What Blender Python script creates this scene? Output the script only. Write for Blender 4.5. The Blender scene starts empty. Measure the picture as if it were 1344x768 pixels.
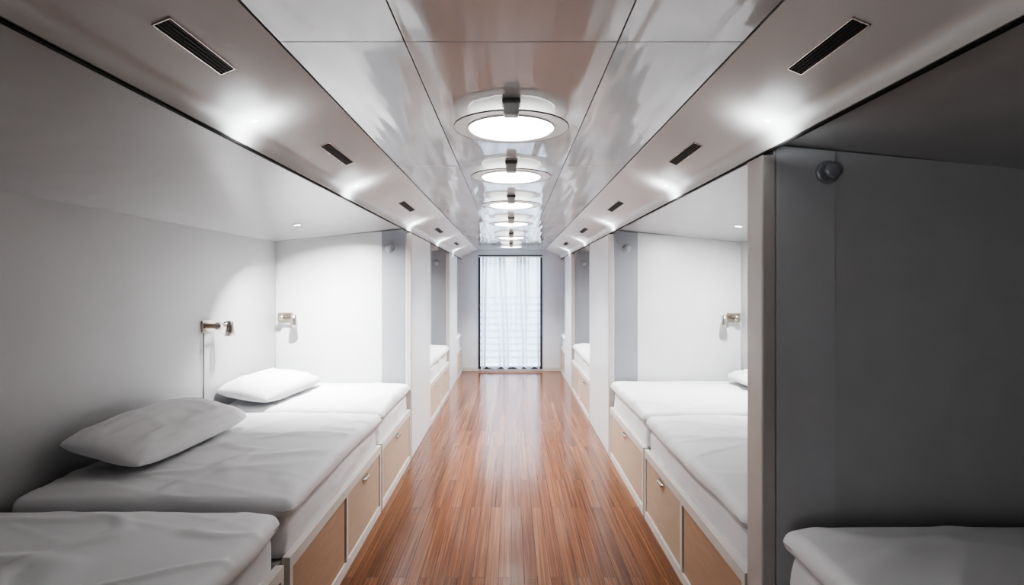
import bpy, bmesh, math, random
from mathutils import Vector, Matrix, noise
random.seed(4)
C = bpy.context.scene.collection
W = {}

# ---------------------------------------------------------------- materials
def newmat(name):
    m = bpy.data.materials.new(name); m.use_nodes = True
    nt = m.node_tree
    return m, nt, nt.nodes["Principled BSDF"]

def mat(name, col, rough=.5, metal=0, var=.04, nscale=6, bump=0, bscale=40, stretch=(1,1,1), coat=0, spec=.5, bdist=.01):
    m, nt, b = newmat(name)
    tc = nt.nodes.new("ShaderNodeTexCoord"); mp = nt.nodes.new("ShaderNodeMapping")
    mp.inputs["Scale"].default_value = stretch
    nt.links.new(tc.outputs["Object"], mp.inputs[0])
    n = nt.nodes.new("ShaderNodeTexNoise"); n.inputs["Scale"].default_value = nscale; n.inputs["Detail"].default_value = 4
    nt.links.new(mp.outputs[0], n.inputs["Vector"])
    r = nt.nodes.new("ShaderNodeValToRGB")
    r.color_ramp.elements[0].position = .3; r.color_ramp.elements[1].position = .7
    r.color_ramp.elements[0].color = [max(0, c*(1-var)) for c in col]+[1]
    r.color_ramp.elements[1].color = [min(1, c*(1+var)) for c in col]+[1]
    nt.links.new(n.outputs["Fac"], r.inputs[0]); nt.links.new(r.outputs[0], b.inputs["Base Color"])
    b.inputs["Roughness"].default_value = rough; b.inputs["Metallic"].default_value = metal
    b.inputs["Specular IOR Level"].default_value = spec
    b.inputs["Coat Weight"].default_value = coat; b.inputs["Coat Roughness"].default_value = .04
    if bump:
        n2 = nt.nodes.new("ShaderNodeTexNoise"); n2.inputs["Scale"].default_value = bscale; n2.inputs["Detail"].default_value = 2
        nt.links.new(mp.outputs[0], n2.inputs["Vector"])
        bp = nt.nodes.new("ShaderNodeBump"); bp.inputs["Strength"].default_value = bump; bp.inputs["Distance"].default_value = bdist
        nt.links.new(n2.outputs["Fac"], bp.inputs["Height"]); nt.links.new(bp.outputs[0], b.inputs["Normal"])
        if coat: nt.links.new(bp.outputs[0], b.inputs["Coat Normal"])
    return m

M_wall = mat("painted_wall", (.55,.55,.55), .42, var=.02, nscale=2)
M_back = mat("end_wall_paint", (.82,.85,.89), .5, var=.02)
M_niche = mat("niche_ceiling_laminate", (.56,.555,.55), .2, var=.02, bump=.05, bscale=3)
M_ceil = mat("glossy_ceiling_lacquer", (.72,.73,.73), .1, var=.02, nscale=3, bump=.7, bscale=1.3, stretch=(4.5,.6,1), coat=.35, spec=.5, bdist=.02)
M_dark = mat("dark_gap", (.03,.028,.027), .8)
M_seam = mat("ceiling_backing_grey", (.16,.155,.15), .8)
M_fascia = mat("satin_fascia", (.67,.655,.635), .36, var=.02, nscale=3, bump=.03, bscale=2, spec=.5)
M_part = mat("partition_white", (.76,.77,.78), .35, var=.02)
M_accent = mat("blue_grey_panel", (.34,.355,.38), .4, var=.03)
M_accent2 = mat("pale_grey_panel", (.60,.605,.62), .4, var=.03)
M_grey = mat("grey_partition_laminate", (.57,.575,.585), .42, var=.03)
M_trim = mat("cream_edge_trim", (.60,.565,.54), .35, var=.03)
M_frame = mat("cream_bed_frame", (.74,.71,.67), .4, var=.03)
M_drawer = mat("beige_drawer", (.58,.455,.35), .45, var=.05, nscale=5, stretch=(1,1,6))
M_drawer2 = mat("tan_drawer", (.54,.37,.26), .45, var=.06, nscale=5, stretch=(1,1,6))
M_metal = mat("brushed_metal", (.55,.52,.48), .25, 1, var=.05)
M_mdark = mat("dark_metal", (.07,.07,.07), .4, .6)
M_capgrey = mat("grey_lamp_cap", (.22,.21,.20), .4, .2)
M_bronze = mat("nickel_bronze", (.50,.45,.38), .28, 1, var=.06)
M_sheet = mat("white_sheet", (.80,.80,.82), .85, var=.01, bump=.2, bscale=7, bdist=.012)
M_duvet = mat("white_duvet_cotton", (.87,.875,.89), .8, var=.008, bump=.2, bscale=3, stretch=(1,2.2,1), bdist=.015)
M_pillow = mat("white_pillow_cotton", (.88,.88,.89), .8, var=.008, bump=.25, bscale=5, bdist=.015)
M_plastic = mat("white_plastic", (.75,.75,.75), .35)
M_knob = mat("grey_blue_knob", (.40,.42,.45), .3, .3)

def emat(name, col, st, base=.9, alpha=1):
    m, nt, b = newmat(name)
    b.inputs["Base Color"].default_value = (base,base,base,1)
    b.inputs["Emission Color"].default_value = list(col)+[1]; b.inputs["Emission Strength"].default_value = st
    b.inputs["Alpha"].default_value = alpha
    return m
M_lamp = emat("lamp_diffuser", (1,.985,.96), 4)
M_house = emat("lamp_housing_glow", (1,.985,.96), 1.0)  # glow added to the housing to lift dark patches on the ceiling
M_down = emat("downlight_lens", (1,.97,.92), 8)
M_spot = emat("spot_lens", (.93,.97,1), 3)
M_rim = emat("frosted_lamp_rim", (1,.98,.95), .16, .7, .6)
M_winfr = mat("window_frame_grey", (.06,.07,.08), .4)
M_outfr = mat("balcony_slat", (.62,.66,.71), .6)

def floormat():
    m, nt, b = newmat("wood_plank_floor")
    N = nt.nodes.new; L = nt.links.new
    tc = N("ShaderNodeTexCoord"); sp = N("ShaderNodeSeparateXYZ"); cb = N("ShaderNodeCombineXYZ")
    L(tc.outputs["Object"], sp.inputs[0]); L(sp.outputs["Y"], cb.inputs["X"]); L(sp.outputs["X"], cb.inputs["Y"])
    br = N("ShaderNodeTexBrick"); L(cb.outputs[0], br.inputs["Vector"])
    br.inputs["Scale"].default_value = 1; br.inputs["Brick Width"].default_value = 1.5; br.inputs["Row Height"].default_value = .072
    br.inputs["Mortar Size"].default_value = .0014; br.inputs["Mortar Smooth"].default_value = .1; br.offset = .37; br.offset_frequency = 2
    br.inputs["Color1"].default_value = (0,0,0,1); br.inputs["Color2"].default_value = (1,1,1,1); br.inputs["Mortar"].default_value = (0,0,0,1)
    sc = N("ShaderNodeVectorMath"); sc.operation = "SCALE"; L(br.outputs["Color"], sc.inputs[0]); sc.inputs["Scale"].default_value = 7
    av = N("ShaderNodeVectorMath"); av.operation = "ADD"; L(tc.outputs["Object"], av.inputs[0]); L(sc.outputs[0], av.inputs[1])
    mp = N("ShaderNodeMapping"); mp.inputs["Scale"].default_value = (95,1.0,1); L(av.outputs[0], mp.inputs[0])
    n = N("ShaderNodeTexNoise"); n.inputs["Scale"].default_value = 1; n.inputs["Detail"].default_value = 6; n.inputs["Roughness"].default_value = .62
    L(mp.outputs[0], n.inputs["Vector"])
    ad = N("ShaderNodeMath"); ad.operation = "MULTIPLY_ADD"; L(br.outputs["Color"], ad.inputs[0]); ad.inputs[1].default_value = .15
    s2 = N("ShaderNodeMath"); s2.operation = "MULTIPLY_ADD"; L(n.outputs["Fac"], s2.inputs[0]); s2.inputs[1].default_value = .78; s2.inputs[2].default_value = .07
    L(s2.outputs[0], ad.inputs[2])
    r = N("ShaderNodeValToRGB"); e = r.color_ramp.elements
    e[0].position = .30; e[0].color = (.075,.028,.015,1)
    e[1].position = .80; e[1].color = (.37,.19,.105,1)
    k = e.new(.55); k.color = (.205,.085,.042,1)
    L(ad.outputs[0], r.inputs[0])
    mx = N("ShaderNodeMixRGB"); L(br.outputs["Fac"], mx.inputs[0]); L(r.outputs[0], mx.inputs[1]); mx.inputs[2].default_value = (.035,.014,.008,1)
    L(mx.outputs[0], b.inputs["Base Color"])
    rr = N("ShaderNodeMapRange"); L(n.outputs["Fac"], rr.inputs[0]); rr.inputs[3].default_value = .11; rr.inputs[4].default_value = .22
    L(rr.outputs[0], b.inputs["Roughness"])
    sub = N("ShaderNodeMath"); sub.operation = "SUBTRACT"; L(ad.outputs[0], sub.inputs[0]); L(br.outputs["Fac"], sub.inputs[1])
    bp = N("ShaderNodeBump"); bp.inputs["Strength"].default_value = .2; bp.inputs["Distance"].default_value = .002
    L(sub.outputs[0], bp.inputs["Height"]); L(bp.outputs[0], b.inputs["Normal"])
    b.inputs["Specular IOR Level"].default_value = .7
    return m
M_floor = floormat()

def sheermat():
    m, nt, b = newmat("sheer_curtain_fabric")
    nt.nodes.remove(b); N = nt.nodes.new; L = nt.links.new
    out = [n for n in nt.nodes if n.type == "OUTPUT_MATERIAL"][0]
    tr = N("ShaderNodeBsdfTransparent"); tr.inputs[0].default_value = (.95,.97,1,1)
    tl = N("ShaderNodeBsdfTranslucent"); tl.inputs[0].default_value = (.66,.72,.80,1)
    df = N("ShaderNodeBsdfDiffuse"); df.inputs[0].default_value = (.70,.76,.84,1)
    a = N("ShaderNodeMixShader"); a.inputs[0].default_value = .45; L(tl.outputs[0], a.inputs[1]); L(df.outputs[0], a.inputs[2])
    lw = N("ShaderNodeLayerWeight"); lw.inputs[0].default_value = .5
    mr = N("ShaderNodeMapRange"); L(lw.outputs["Facing"], mr.inputs[0]); mr.inputs[3].default_value = .36; mr.inputs[4].default_value = 1
    mr.inputs[2].default_value = .6
    c = N("ShaderNodeMixShader"); L(mr.outputs[0], c.inputs[0]); L(tr.outputs[0], c.inputs[1]); L(a.outputs[0], c.inputs[2])
    L(c.outputs[0], out.inputs[0]); return m
M_sheer = sheermat()

def glassmat():
    m, nt, b = newmat("window_glass")
    nt.nodes.remove(b); N = nt.nodes.new; L = nt.links.new
    out = [n for n in nt.nodes if n.type == "OUTPUT_MATERIAL"][0]
    tr = N("ShaderNodeBsdfTransparent"); gl = N("ShaderNodeBsdfGlossy"); gl.inputs["Roughness"].default_value = .02
    c = N("ShaderNodeMixShader"); c.inputs[0].default_value = .06; L(tr.outputs[0], c.inputs[1]); L(gl.outputs[0], c.inputs[2])
    L(c.outputs[0], out.inputs[0]); return m
M_glass = glassmat()

# ---------------------------------------------------------------- mesh helpers
def reg(o, parent, wloc):
    C.objects.link(o)
    W[o.name] = Vector(wloc)
    if parent: o.parent = parent; o.location = Vector(wloc) - W[parent.name]
    else: o.location = wloc
    return o

def empty(name, loc, label=None, cat=None, group=None):
    o = bpy.data.objects.new(name, None); o.empty_display_size = .1
    reg(o, None, loc)
    if label: o["label"] = label
    if cat: o["category"] = cat
    if group: o["group"] = group
    return o

def tag(o, label, cat, group=None):
    o["label"] = label; o["category"] = cat
    if group: o["group"] = group
    return o

def mesh(name, vs, fs, m, parent=None, origin=(0,0,0), smooth=False):
    o0 = Vector(origin)
    me = bpy.data.meshes.new(name); me.from_pydata([Vector(v)-o0 for v in vs], [], fs)
    bm = bmesh.new(); bm.from_mesh(me); bmesh.ops.recalc_face_normals(bm, faces=bm.faces); bm.to_mesh(me); bm.free()
    me.materials.append(m)
    if smooth:
        for p in me.polygons: p.use_smooth = True
    return reg(bpy.data.objects.new(name, me), parent, o0)

def boxes(name, bl, m, parent=None, bevel=0, origin=None):
    bm = bmesh.new()
    lo = Vector((min(min(b[0],b[1]) for b in bl), min(min(b[2],b[3]) for b in bl), min(b[4] for b in bl)))
    hi = Vector((max(max(b[0],b[1]) for b in bl), max(max(b[2],b[3]) for b in bl), max(b[5] for b in bl)))
    o0 = Vector(origin) if origin else Vector(((lo.x+hi.x)/2, (lo.y+hi.y)/2, lo.z))
    for b in bl:
        c = Vector(((b[0]+b[1])/2, (b[2]+b[3])/2, (b[4]+b[5])/2)) - o0
        s = Matrix.Diagonal((abs(b[1]-b[0]), abs(b[3]-b[2]), abs(b[5]-b[4]), 1))
        bmesh.ops.create_cube(bm, size=1, matrix=Matrix.Translation(c) @ s)
    if bevel: bmesh.ops.bevel(bm, geom=bm.edges[:], offset=bevel, segments=2, affect='EDGES', profile=.5)
    me = bpy.data.meshes.new(name); bm.to_mesh(me); bm.free(); me.materials.append(m)
    return reg(bpy.data.objects.new(name, me), parent, o0)

def lathe(name, prof, m, parent, at, axis='Z', segs=32, smooth=True):
    vs, fs = [], []
    for r, h in prof:
        for i in range(segs):
            a = 2*math.pi*i/segs; x, y = r*math.cos(a), r*math.sin(a)
            v = Vector((x, y, h))
            if axis == 'X': v = Vector((h, x, y))
            if axis == 'Y': v = Vector((x, h, y))
            vs.append(v + Vector(at))
    n = len(prof)
    for j in range(n-1):
        for i in range(segs):
            k = (i+1) % segs
            fs.append((j*segs+i, j*segs+k, (j+1)*segs+k, (j+1)*segs+i))
    fs.append(tuple(range(segs))[::-1]); fs.append(tuple(range((n-1)*segs, n*segs)))
    o = mesh(name, vs, fs, m, parent, at)
    if smooth:
        for p in o.data.polygons: p.use_smooth = len(p.vertices) == 4
    return o

def ring(name, prof, m, parent, at, segs=72):
    vs, fs = [], []; n = len(prof)
    for r, h in prof:
        for i in range(segs):
            a = 2*math.pi*i/segs; vs.append(Vector((r*math.cos(a), r*math.sin(a), h))+Vector(at))
    for j in range(n):
        j2 = (j+1) % n
        for i in range(segs):
            k = (i+1) % segs; fs.append((j*segs+i, j*segs+k, j2*segs+k, j2*segs+i))
    return mesh(name, vs, fs, m, parent, at)

def extr(name, prof, y0, y1, m, parent=None, smooth=False):
    n = len(prof)
    vs = [(x, y0, z) for x, z in prof] + [(x, y1, z) for x, z in prof]
    fs = [(i, (i+1) % n, (i+1) % n + n, i+n) for i in range(n)] + [tuple(range(n)), tuple(range(n, 2*n))]
    o = mesh(name, vs, fs, m, parent, (prof[0][0], y0, prof[0][1]), smooth)
    if smooth: o.data.set_sharp_from_angle(angle=math.radians(25))
    return o

def axis_pts(h, r, n):
    inn = [-(h-r) + 2*(h-r)*i/n for i in range(n+1)]
    T = [.2, .42, .68, 1]
    return [-(h-r) - r*t for t in T[::-1]] + inn + [h-r + r*t for t in T]

def softbox(name, h, r, n, m, parent, centre, fn=None):
    ax = [axis_pts(h[i], r, n[i]) for i in range(3)]
    vid, vs, fs = {}, [], []
    def V(p):
        k = tuple(round(c, 6) for c in p)
        if k in vid: return vid[k]
        q = Vector(p); inn = Vector([max(-(h[i]-r), min(h[i]-r, q[i])) for i in range(3)])
        d = q-inn
        if d.length > 1e-6: q = inn + d.normalized()*r
        if fn: q = fn(q)
        vid[k] = len(vs); vs.append(q); return vid[k]
    for a in range(3):
        b, c = (a+1) % 3, (a+2) % 3
        for s in (-1, 1):
            for i in range(len(ax[b])-1):
                for j in range(len(ax[c])-1):
                    q = []
                    for (ii, jj) in ((i,j),(i+1,j),(i+1,j+1),(i,j+1)):
                        p = [0,0,0]; p[a] = s*h[a]; p[b] = ax[b][ii]; p[c] = ax[c][jj]; q.append(V(p))
                    fs.append(q)
    return mesh(name, [v+Vector(centre) for v in vs], fs, m, parent, centre, True)

def fb(v, f, s):
    return noise.noise(Vector((v[0]*f+s, v[1]*f-s, s*1.7))) + .5*noise.noise(Vector((v[0]*f*2.1-s, v[1]*f*2.1, s)))
def ridge(x, y, s, k=8):
    a = max(0, 1-abs(noise.noise(Vector((x+s, y, s))))*k)
    return a*a*(3-2*a)

# ---------------------------------------------------------------- room shell
XA, XW, YF, YB = .915, 2.15, 10.2, -1.2
ZC = 2.25
def struct(o): o["kind"] = "structure"; return o
struct(boxes("floor", [(-XW-.1, XW+.1, YB-.1, YF+.1, -.1, 0)], M_floor, origin=(0,0,0)))
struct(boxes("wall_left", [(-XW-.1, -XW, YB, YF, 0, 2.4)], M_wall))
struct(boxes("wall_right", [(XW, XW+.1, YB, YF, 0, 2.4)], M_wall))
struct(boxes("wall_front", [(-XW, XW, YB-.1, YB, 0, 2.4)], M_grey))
wx0, wx1, wz0, wz1 = -.61, .575, .04, 2.155
struct(boxes("wall_back", [(-XW, wx0, YF, YF+.12, 0, 2.4), (wx1, XW, YF, YF+.12, 0, 2.4),
                           (wx0, wx1, YF, YF+.12, wz1, 2.4), (wx0, wx1, YF, YF+.12, 0, wz0)], M_back))
struct(boxes("baseboard_back", [(-XA, wx0-.03, YF-.015, YF, 0, .07), (wx1+.03, XA, YF-.015, YF, 0, .07)], M_frame, bevel=.003))

ys = [YB, -.065, 1.467, 3.0, 4.53, 6.06, 7.6, 9.13, YF]
xs = [-.62, -.285, .285, .62]
pl = []
for i in range(3):
    for j in range(len(ys)-1):
        pl.append((xs[i]+.0015, xs[i+1]-.0015, ys[j]+.0015, ys[j+1]-.0015, ZC, ZC+.02))
struct(boxes("ceiling", pl, M_ceil, bevel=.0008))
struct(boxes("ceiling.001", [(-XW, XW, YB, YF, ZC+.021, ZC+.15)], M_seam))

for s, nm in ((-1, 1), (1, 2)):
    lip = []
    for i in range(11):
        a = math.radians(23 + i*(90-23)/10)
        lip.append((.858 + .058*math.sin(a), 2.090 + .058*math.cos(a)))
    prof = [(.6245, 2.249)] + lip + [(.916, 2.084), (.921, 2.084), (.926, 2.15), (.86, 2.20), (.63, 2.265)]
    struct(extr("trim_%d" % nm, [(s*x, z) for x, z in prof], YB, YF, M_fascia, smooth=True))
    struct(extr("trim_%d" % (nm+2), [(s*.9225, 2.079), (s*.936, 2.079), (s*.936, 2.15), (s*.928, 2.15)], YB, YF, M_dark))
    struct(extr("ceiling.00%d" % (nm+1), [(s*.938, 2.12), (s*XW, 1.995), (s*XW, 2.06), (s*.938, 2.18)], YB, YF, M_niche))

# ---------------------------------------------------------------- window, curtains, balcony outside
win = empty("window_1", ((wx0+wx1)/2, YF+.06, wz0)); struct(win)
f = .035
xm = (wx0+wx1)/2
boxes("window_frame", [(wx0, wx0+f, YF-.01, YF+.1, wz0, wz1), (wx1-f, wx1, YF-.01, YF+.1, wz0, wz1), (wx0+f, wx1-f, YF-.01, YF+.1, wz1-f, wz1),
     (wx0+f, wx1-f, YF-.01, YF+.1, wz0, wz0+f)], M_winfr, win)
boxes("window_pane", [(wx0+f, wx1-f, YF+.062, YF+.068, wz0+f, wz1-f)], M_glass, win)

def curtain(x0, x1, seed, label):
    nx, nz = 170, 44; vs, fs = [], []
    zt, zb = wz1-.05, .07
    for j in range(nz+1):
        t = j/nz; z = zt+(zb-zt)*t
        for i in range(nx+1):
            u = i/nx; m = 4*u*(1-u)
            x = x0+(x1-x0)*u + (.03*math.sin(u*6+seed+t*2.5) + .012*math.sin(u*15+t*6+seed))*t*m
            ph = u*20+seed+1.6*math.sin(t*1.8+u*3)
            y = YF-.14 + .07*math.sin(ph)*(.6+.4*math.sin(u*9+seed)) + .03*noise.noise(Vector((u*7, t*1.8, seed)))
            vs.append((x, y, z + .02*math.sin(ph+1)*t*t))
    for j in range(nz):
        for i in range(nx):
            a = j*(nx+1)+i; fs.append((a, a+1, a+nx+2, a+nx+1))
    o = mesh("sheer_curtain", vs, fs, M_sheer, None, ((x0+x1)/2, YF-.05, zt), True)
    tag(o, label, "curtain", "sheer window curtains")
curtain(wx0+.055, xm-.003, 1.3, "white sheer curtain panel hanging over the glass door")
curtain(xm+.003, wx1-.055, 4.1, "white sheer curtain panel hanging over the glass door")
rod = empty("curtain_rail", (xm, YF-.05, wz1-.04), "slim white curtain rail above the glass door", "curtain rail")
boxes("rail", [(wx0-.02, wx1+.02, YF-.155, YF-.125, wz1-.048, wz1-.025)], M_plastic, rod, .004)
for x in (wx0, wx1-.03): boxes("bracket", [(x, x+.03, YF-.125, YF-.011, wz1-.045, wz1-.03)], M_plastic, rod, .002)

bal = empty("balcony_railing", (0, 11.2, 0), "slatted grey balcony railing behind the sheer curtains", "railing")
for i in range(10): boxes("slat", [(-1.4, 1.4, 11.19, 11.21, .10+.135*i, .10+.135*i+.045)], M_outfr, bal)
for x in (-1.2, 1.2): boxes("post", [(x-.02, x+.02, 11.211, 11.25, -.05, 1.4)], M_outfr, bal)
struct(boxes("floor.001", [(-1.6, 1.6, YF+.12, 11.5, -.12, -.05)], M_outfr))

# ---------------------------------------------------------------- partitions
def partition(s, y0, y1, label, mb=M_part, ma=M_accent):
    p = empty("partition_panel", (s*1.5, (y0+y1)/2, 0), label, "partition", "berth partitions")
    zt = 2.076; thin = (y1-y0) < .5
    prof = [(s*.96, 0), (s*(XW-.002), 0), (s*(XW-.002), 1.998), (s*.96, 2.112)]
    extr("body", prof, y0+.008, y1-.003, mb, p)
    boxes("edge_trim", [(s*XA, s*.965, y0, y1, 0, zt)], M_trim if thin else M_part, p, .006)
    if not thin:
        boxes("corner_post", [(s*(XA-.004), s*.955, y0-.006, y0+.04, 0, zt)], M_trim, p, .004)
    x1 = 1.18
    extr("accent_panel", [(s*.966, .0), (s*x1, .0), (s*x1, 2.086), (s*.966, 2.107)], y0-.002, y0+.008, ma, p)
    return p
def knob(s, x, y, z):
    k = empty("wall_knob", (s*x, y, z), "round grey knob fixed high on a berth partition", "knob", "partition knobs")
    lathe("base_plate", [(.042,0),(.042,-.006),(.037,-.010),(.03,-.012)], M_knob, k, (s*x, y, z), 'Y')
    lathe("knob_cap", [(.018,-.010),(.020,-.024),(.028,-.030),(.028,-.042),(.022,-.047),(.008,-.049)], M_knob, k, (s*x, y, z), 'Y')
PL = "white partition cabinet with blue-grey front strip between berths"
partition(-1, 5.0, 6.2, PL); partition(-1, 8.1, 9.3, PL); partition(1, 5.12, 6.4, PL); partition(1, 8.3, 9.35, PL)
partition(1, 2.0, 2.13, "thin grey partition with cream edge post between two berths", M_grey, M_accent2)
for s, x, y, z in ((-1, 1.11, 4.998, 1.935), (-1, 1.1, 8.098, 1.93), (1, 1.08, 5.118, 1.94), (1, 1.1, 8.298, 1.93), (1, 1.15, 1.998, 2.01)):
    knob(s, x, y, z)

# ---------------------------------------------------------------- beds
def handle(par, s, y, z, x):
    vs, fs = [], []; n = 14; w = .06
    prof = [(0, .011), (.012, .010), (.019, .005), (.022, -.002), (.021, -.009), (.017, -.009), (.014, 0), (0, .004)]
    for i in range(n+1):
        t = -1+2*i/n; k = math.sqrt(max(0, 1-abs(t)**6))*.85+.15
        for dx, dz in prof: vs.append((s*(x-dx*k), y+w*t, z+dz*k))
    m = len(prof)
    for i in range(n):
        for j in range(m):
            a = i*m+j; b = i*m+(j+1) % m; fs.append((a, b, b+m, a+m))
    fs.append(tuple(range(m))); fs.append(tuple(range(n*m, n*m+m)))
    o = mesh("handle", vs, fs, M_metal, par, (s*x, y, z), True); o["label"] = "slim brushed metal pull handle"

def bed(s, y0, y1, ztop, drawers, seed, label):
    b = empty("berth_bed", (s*1.53, (y0+y1)/2, 0), label, "bed", "berth beds")
    X0 = XA; zb = .47
    boxes("bed_base", [(s*(X0+.035), s*(XW-.01), y0, y1, .0, zb-.03)], M_frame, b)
    n = len(drawers)
    fr = [(s*X0, s*(X0+.035), y0, y1, 0, .055), (s*X0, s*(X0+.035), y0, y1, zb-.05, zb)]
    st = .03; ww = (y1-y0)/n
    for i in range(n+1):
        c = y0+ww*i; a0 = max(y0, c-st/2 if 0 < i < n else (c if i == 0 else c-st)); a1 = min(y1, a0+st)
        fr.append((s*X0, s*(X0+.035), a0, a1, .055, zb-.05))
    boxes("front_frame", fr, M_frame, b)
    for i, d in enumerate(drawers):
        a0 = y0+ww*i+st*.9; a1 = y0+ww*(i+1)-st*.9
        dr = boxes("drawer", [(s*(X0+.008), s*(X0+.034), a0, a1, .06, zb-.055)], M_drawer if d else M_drawer2, b, .003)
        if d: handle(dr, s, (a0+a1)/2, zb-.085, X0+.008)
    hx = (XW-.02-(X0+.030))/2; cx = s*(XW-.02-hx)
    T = .040
    zm0, zm1 = zb-.028, ztop-2*T+.002
    def fm(q):
        q = q.copy()
        if q.z < 0: q.z += .002*fb(q, 4, seed)
        q.x += .008*noise.noise(Vector((q.y*4, q.z*12, seed))) + .006*ridge(q.y*2.2, q.z*4+q.y, seed, 6); return q
    softbox("mattress", (hx, (y1-y0)/2-.016, (zm1-zm0)/2), .04, (16, 40, 6), M_sheet, b, (cx, (y0+y1)/2, (zm0+zm1)/2), fm)
    dl = hx-.006; cx2 = cx - s*.036
    hy = (y1-y0)/2 - .004
    def fd(q):
        q = q.copy(); u = (-s*q.x+dl)/(2*dl)
        side = (abs(q.y)/hy)**5; foot = max(0, (u-.8)/.2)**3
        if q.z > 0:
            w = .008*fb(q, 1.8, seed)
            w += .010*ridge(q.x*1.1+q.y*.8, q.y*1.9-q.x*.6, seed)
            w += .008*ridge(q.x*2.3-q.y*1.2, q.y*3.2, seed+5, 6)
            w += .006*ridge(q.x*.8, q.y*5.0+q.x*1.5, seed+8, 5)*side**.3
            q.z += w*(1-.7*side) + .020*(1-side) - .014*foot
        q.x += .024*noise.noise(Vector((q.y*2.2, seed, 0)))*max(0, u-.6)/.4
        q.y += .006*noise.noise(Vector((q.x*3, seed, 3)))*side
        return q
    o = softbox("duvet", (dl, hy, T), T-.001, (84, 84, 1), M_duvet, None, (cx2, (y0+y1)/2, zm1+T+.001), fd)
    tag(o, "creased white cotton duvet spread over a berth bed", "duvet", "berth duvets")
    return b

def pillow(loc, L, Wd, T, rot, seed, label):
    n = 48; vs, fs = [], []
    for side in (1, -1):
        for j in range(n+1):
            for i in range(n+1):
                u = math.sin((-1+2*i/n)*math.pi/2); v = math.sin((-1+2*j/n)*math.pi/2)
                x = u*(Wd/2)*(1-.03*(1-v*v))*math.sqrt(1-.26*v**4); y = v*(L/2)*(1-.025*(1-u*u))*math.sqrt(1-.14*u**4)
                h = T/2*(max(0, (1-u**2))**.5*max(0, (1-v**2))**.5)**.64
                h *= 1+.16*fb((u, v), 1.5, seed)
                ed = 1-max(abs(u), abs(v))**8
                h += .008*ridge(u*1.0+seed, v*2.0, side, 6)*ed + .005*ridge(u*2.4, v*1.6+seed, 3, 6)*ed
                vs.append((x, y, side*h*(1 if side > 0 else .45)))
    k = (n+1)*(n+1)
    for j in range(n):
        for i in range(n):
            a = j*(n+1)+i; fs.append((a, a+1, a+n+2, a+n+1)); fs.append((a+k, a+n+1+k, a+n+2+k, a+1+k))
    o = mesh("pillow", vs, fs, M_pillow, None, (0,0,0), True)
    bm = bmesh.new(); bm.from_mesh(o.data); bmesh.ops.remove_doubles(bm, verts=bm.verts[:], dist=1e-4)
    bmesh.ops.recalc_face_normals(bm, faces=bm.faces); bm.to_mesh(o.data); bm.free()
    for p in o.data.polygons: p.use_smooth = True
    o.location = loc; o.rotation_euler = rot
    tag(o, label, "pillow", "berth pillows")

LB = "white berth bed on a cream base with beige drawers"
bed(-1, 1.15, 2.21, .69, [0], 1.1, "white berth bed on a cream base with tan drawer")
bed(-1, 2.27, 3.86, .70, [0, 1], 2.2, "wide white berth bed over two beige drawers")
bed(-1, 3.89, 4.98, .705, [1], 3.3, LB)
bed(-1, 6.23, 7.13, .705, [1], 4.4, LB); bed(-1, 7.16, 8.08, .705, [1], 5.5, LB); bed(-1, 9.32, 10.17, .705, [1], 6.6, LB)
bed(1, .85, 1.90, .765, [0], 7.7, "white berth bed beside a thin grey partition")
bed(1, 2.15, 3.77, .70, [0, 1], 8.8, "wide white berth bed over two beige drawers")
bed(1, 3.80, 5.09, .705, [1], 9.9, LB)
bed(1, 6.43, 7.35, .705, [1], 10.1, LB); bed(1, 7.38, 8.27, .705, [1], 11.2, LB); bed(1, 9.37, 10.17, .705, [1], 12.3, LB)

r = math.radians
pillow((-1.865, 2.97, .822), .96, .46, .17, (r(1), r(13), r(-4)), 1.5, "long white pillow leaning against the wall")
pillow((-1.885, 4.33, .803), .84, .46, .19, (r(1), r(8), r(-8)), 2.6, "plump white pillow lying at the head of the bed")
pillow((2.022, 4.62, .805), .56, .235, .10, (0, r(-10), 0), 4.6, "white pillow lying against the side wall")
for s, y in ((-1, 6.7), (-1, 7.6), (1, 6.9), (1, 7.8), (-1, 9.7), (1, 9.7), (1, 3.0)):
    pillow((s*1.87, y, .80), .66, .42, .15, (0, r(s*6), r(4*s)), y, "white pillow lying at the head of the bed")

# ---------------------------------------------------------------- wall reading lamps
def reading_lamp(loc, rotz, mir, label, cable=False, sc=1.2):
    e = empty("reading_lamp", loc, label, "lamp", "berth reading lamps")
    P = Vector(loc)
    def pt(x, y, z): return P + Vector((x*mir, y, z))
    boxes("wall_plate", [(P.x-.048, P.x+.048, P.y-.010, P.y, P.z-.032, P.z+.032)], M_bronze, e, .003)
    lathe("post", [(.014,0),(.014,-.045),(.02,-.05),(.02,-.075),(.012,-.08)], M_bronze, e, tuple(pt(0,-.008,0)), 'Y', 20)
    lathe("arm", [(.008,0),(.009,.06*mir),(.016,.065*mir),(.018,.085*mir),(.010,.092*mir)], M_bronze, e, tuple(pt(.01,-.07,.004)), 'X', 18)
    lathe("lamp_head", [(.012,.028),(.018,.024),(.020,0),(.024,-.03),(.027,-.055),(.022,-.056),(.020,-.045)], M_metal, e, tuple(pt(.09,-.085,-.005)), 'Z', 24)
    lathe("switch", [(.005,0),(.006,-.012),(.003,-.014)], M_metal, e, tuple(pt(-.03,-.01,-.005)), 'Y', 12)
    if cable:
        lathe("cable", [(.0025,-.032),(.0025,-.47)], M_capgrey, e, tuple(pt(-.03,-.006,0)), 'Z', 8)
    e.rotation_euler = (0, 0, rotz); e.scale = (sc, sc, sc)
reading_lamp((-XW+.001, 3.86, 1.31), r(90), 1, "small nickel reading lamp on the side wall above the pillow", True, 1.3)
reading_lamp((-2.06, 5.005, 1.305), 0, 1, "small nickel reading lamp on the partition above the bed", sc=1.35)
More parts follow.
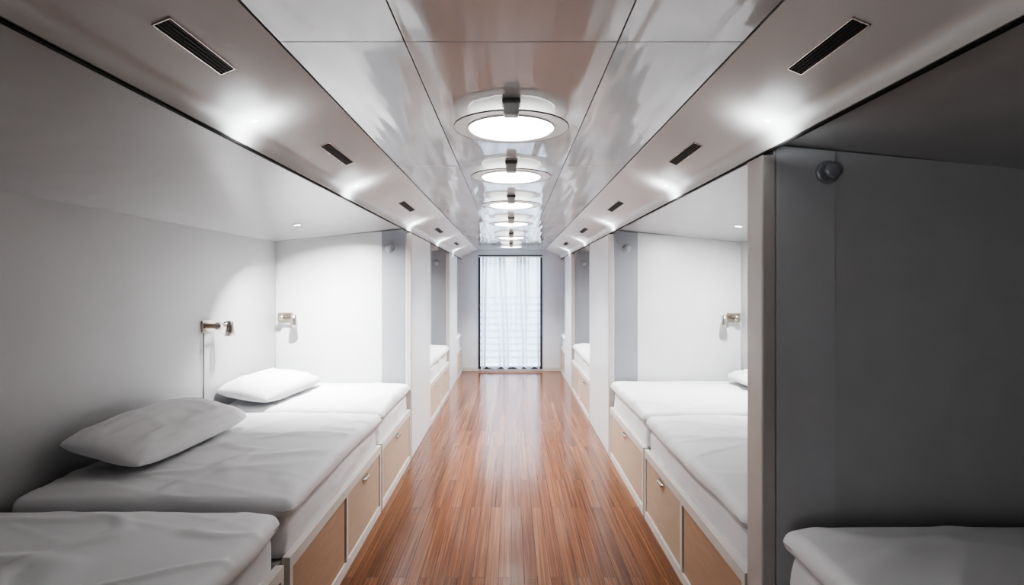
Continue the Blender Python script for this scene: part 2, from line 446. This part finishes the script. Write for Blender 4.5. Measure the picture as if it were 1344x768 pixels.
reading_lamp((2.07, 5.125, 1.295), 0, -1, "small nickel reading lamp on the partition above the bed", sc=1.35)

# ---------------------------------------------------------------- ceiling disc lamps
def clone(root, delta):
    q = root.copy(); C.objects.link(q); q.location = root.location + Vector(delta)
    for c in root.children:
        d = c.copy(); C.objects.link(d); d.parent = q
    return q
LZ = 2.212; Y0 = 2.14
L0 = empty("ceiling_lamp", (0, Y0, ZC), "round flat disc lamp glowing white under the glossy ceiling", "ceiling lamp", "disc ceiling lamps")
ring("lamp_rim", [(.168,.002),(.221,.002),(.223,0),(.221,-.002),(.168,-.002)], M_rim, L0, (0, Y0, LZ))
ring("rim_edge", [(.2215,.0025),(.2242,.002),(.2242,-.002),(.2215,-.0025)], M_capgrey, L0, (0, Y0, LZ))
ring("inner_ring", [(.168,.004),(.1698,.003),(.1698,-.004),(.168,-.005),(.166,-.004)], M_capgrey, L0, (0, Y0, LZ))
lathe("diffuser", [(.164,.004),(.166,-.004),(.160,-.009),(.12,-.011),(.02,-.012)], M_lamp, L0, (0, Y0, LZ), 'Z', 64)
lathe("housing", [(.166,.0045),(.166,.014),(.150,.020),(.02,.021)], M_house, L0, (0, Y0, LZ), 'Z', 64)  # unseen cover added to hold back the diffuser's upward light
boxes("mount", [(-.032, .032, Y0-.235, Y0-.17, LZ+.022, ZC)], M_capgrey, L0, .004)
boxes("connector", [(-.027, .027, Y0-.240, Y0-.19, LZ-.020, LZ+.023)], M_plastic, L0, .008)
lampY = [2.14, 3.10, 4.2, 5.5, 7.1, 8.8]
for y in lampY[1:]: clone(L0, (0, y-Y0, 0))

def area(name, loc, size, power, col, rot=(0,0,0), shape='DISK', sy=None, spread=180):
    l = bpy.data.lights.new(name, 'AREA'); l.shape = shape; l.size = size; l.energy = power; l.color = col
    if sy: l.size_y = sy
    l.spread = r(spread)
    o = bpy.data.objects.new(name, l); o.location = loc; o.rotation_euler = rot; C.objects.link(o); return o
for i, y in enumerate(lampY):
    area("lamp_light", (0, y, LZ-.02), .3, [1.0, 2.6, 9, 18, 22, 22][i], (.98,.99,1), spread=112)

# ---------------------------------------------------------------- air vents and spots on the sloped fascia
A = Vector((.6245, 0, 2.249)); B = Vector((.8806, 0, 2.1434))
dirv = (B-A).normalized()
def fpoint(s, t, y):
    p = A + dirv*t; return Vector((s*p.x, y, p.z))
def frame(s):
    ex = Vector((0,1,0)); ez = Vector((-s*abs(dirv.z), 0, -abs(dirv.x))); ey = ez.cross(ex)
    return Matrix((ex, ey, ez)).transposed()
def vent(s, y, ln):
    loc = fpoint(s, .165, y)
    e = empty("air_vent", (0,0,0), "dark slotted air vent set in the sloped fascia", "vent", "fascia air vents")
    h, w = ln/2, .022
    boxes("vent_frame", [(-h, h, w-.003, w, -.004, .003), (-h, h, -w, -w+.003, -.004, .003), (-h, -h+.004, -w, w, -.004, .003), (h-.004, h, -w, w, -.004, .003)], M_metal, e, origin=(0,0,0))
    boxes("vent_recess", [(-h+.003, h-.003, -w+.003, w-.003, -.003, .001)], M_dark, e, origin=(0,0,0))
    boxes("louvre", [(-h+.006, h-.006, -w+.009+i*.009, -w+.011+i*.009, 0, .003) for i in range(4)], M_mdark, e, origin=(0,0,0))
    e.rotation_euler = frame(s).to_euler(); e.location = loc
for s in (-1, 1):
    for y, l in ((1.36, .29), (2.46, .36), (4.1, .45), (5.9, .45), (7.8, .45)): vent(s, y, l)

def spot_fix(s, y, p):
    loc = fpoint(s, .255, y)
    e = empty("recessed_spotlight", (0,0,0), "small bright recessed spotlight in the sloped fascia", "spotlight", "fascia spotlights")
    lathe("bezel", [(.013,-.002),(.013,.0012),(.010,.0016)], M_plastic, e, (0,0,0), 'Z', 24)
    lathe("lens", [(.010,0),(.010,.0018),(.008,.0025),(.003,.003)], M_spot, e, (0,0,0), 'Z', 20)
    R = frame(s); e.rotation_euler = R.to_euler(); e.location = loc
    n = Vector((-s*abs(dirv.z), 0, -abs(dirv.x))); dv = Vector((s*dirv.x, 0, dirv.z))
    area("fascia_glow_fill", loc+n*.09+dv*.01, .14, p, (.90,.96,1), (-n).to_track_quat('-Z', 'Y').to_euler(), spread=160)  # added light floating below the fascia, aimed back up to make its glow
for s in (-1, 1):
    for y in (1.84, 3.05, 4.9, 6.8, 8.6): spot_fix(s, y, .45)

# ---------------------------------------------------------------- downlights in the berths
def down(s, x, y, p, tilt=0, spread=150):
    z = 2.12-(x-.945)*(.125/1.205)
    e = empty("berth_downlight", (s*x, y, z), "small round recessed downlight in the berth ceiling", "downlight", "berth downlights")
    lathe("bezel", [(.034,.002),(.034,-.004),(.026,-.006)], M_plastic, e, (s*x, y, z), 'Z', 32)
    lathe("lens", [(.026,0),(.025,-.006),(.01,-.007)], M_down, e, (s*x, y, z), 'Z', 28)
    e.rotation_euler = (0, s*math.atan(.125/1.205), 0)
    area("berth_light", (s*x, y, z-.03), .05, p, (.99,.99,1), (r(tilt), s*.1, 0), spread=spread)
down(-1, 1.60, 4.1, 27, 26, 122); down(1, 1.70, 4.1, 17, 20, 145); down(-1, 1.6, 7.2, 12); down(1, 1.6, 7.3, 12)

# added fill behind the camera for the near partition; daylight from the glass door
area("partition_fill", (-.9, YB+.1, 1.4), .8, 4.2, (.98,.985,1), (r(97), 0, r(-38)), 'RECTANGLE', 1.2, spread=90)
area("daylight", (0, 12.4, 4.6), 3.6, 900, (.86,.93,1), (r(-48), 0, 0), 'RECTANGLE', 3.0)
w = bpy.data.worlds.new("overcast_sky"); bpy.context.scene.world = w; w.use_nodes = True
nt = w.node_tree; bg = nt.nodes["Background"]; bg.inputs[0].default_value = (.80,.90,1,1); bg.inputs[1].default_value = 2.5

# ---------------------------------------------------------------- camera
cam = bpy.data.cameras.new("camera"); co = bpy.data.objects.new("camera", cam); C.objects.link(co)
co.location = (0, 0, 1.6); co.rotation_euler = (r(90), 0, 0)
cam.sensor_width = 36; cam.lens = 36*720/1344; cam.shift_y = -10/1344; cam.shift_x = 1/1344; cam.clip_start = .02
bpy.context.scene.camera = co
bpy.context.scene.view_settings.view_transform = 'AgX'
try: bpy.context.scene.view_settings.look = 'AgX - High Contrast'
except Exception: pass
bpy.context.scene.view_settings.exposure = 0.2
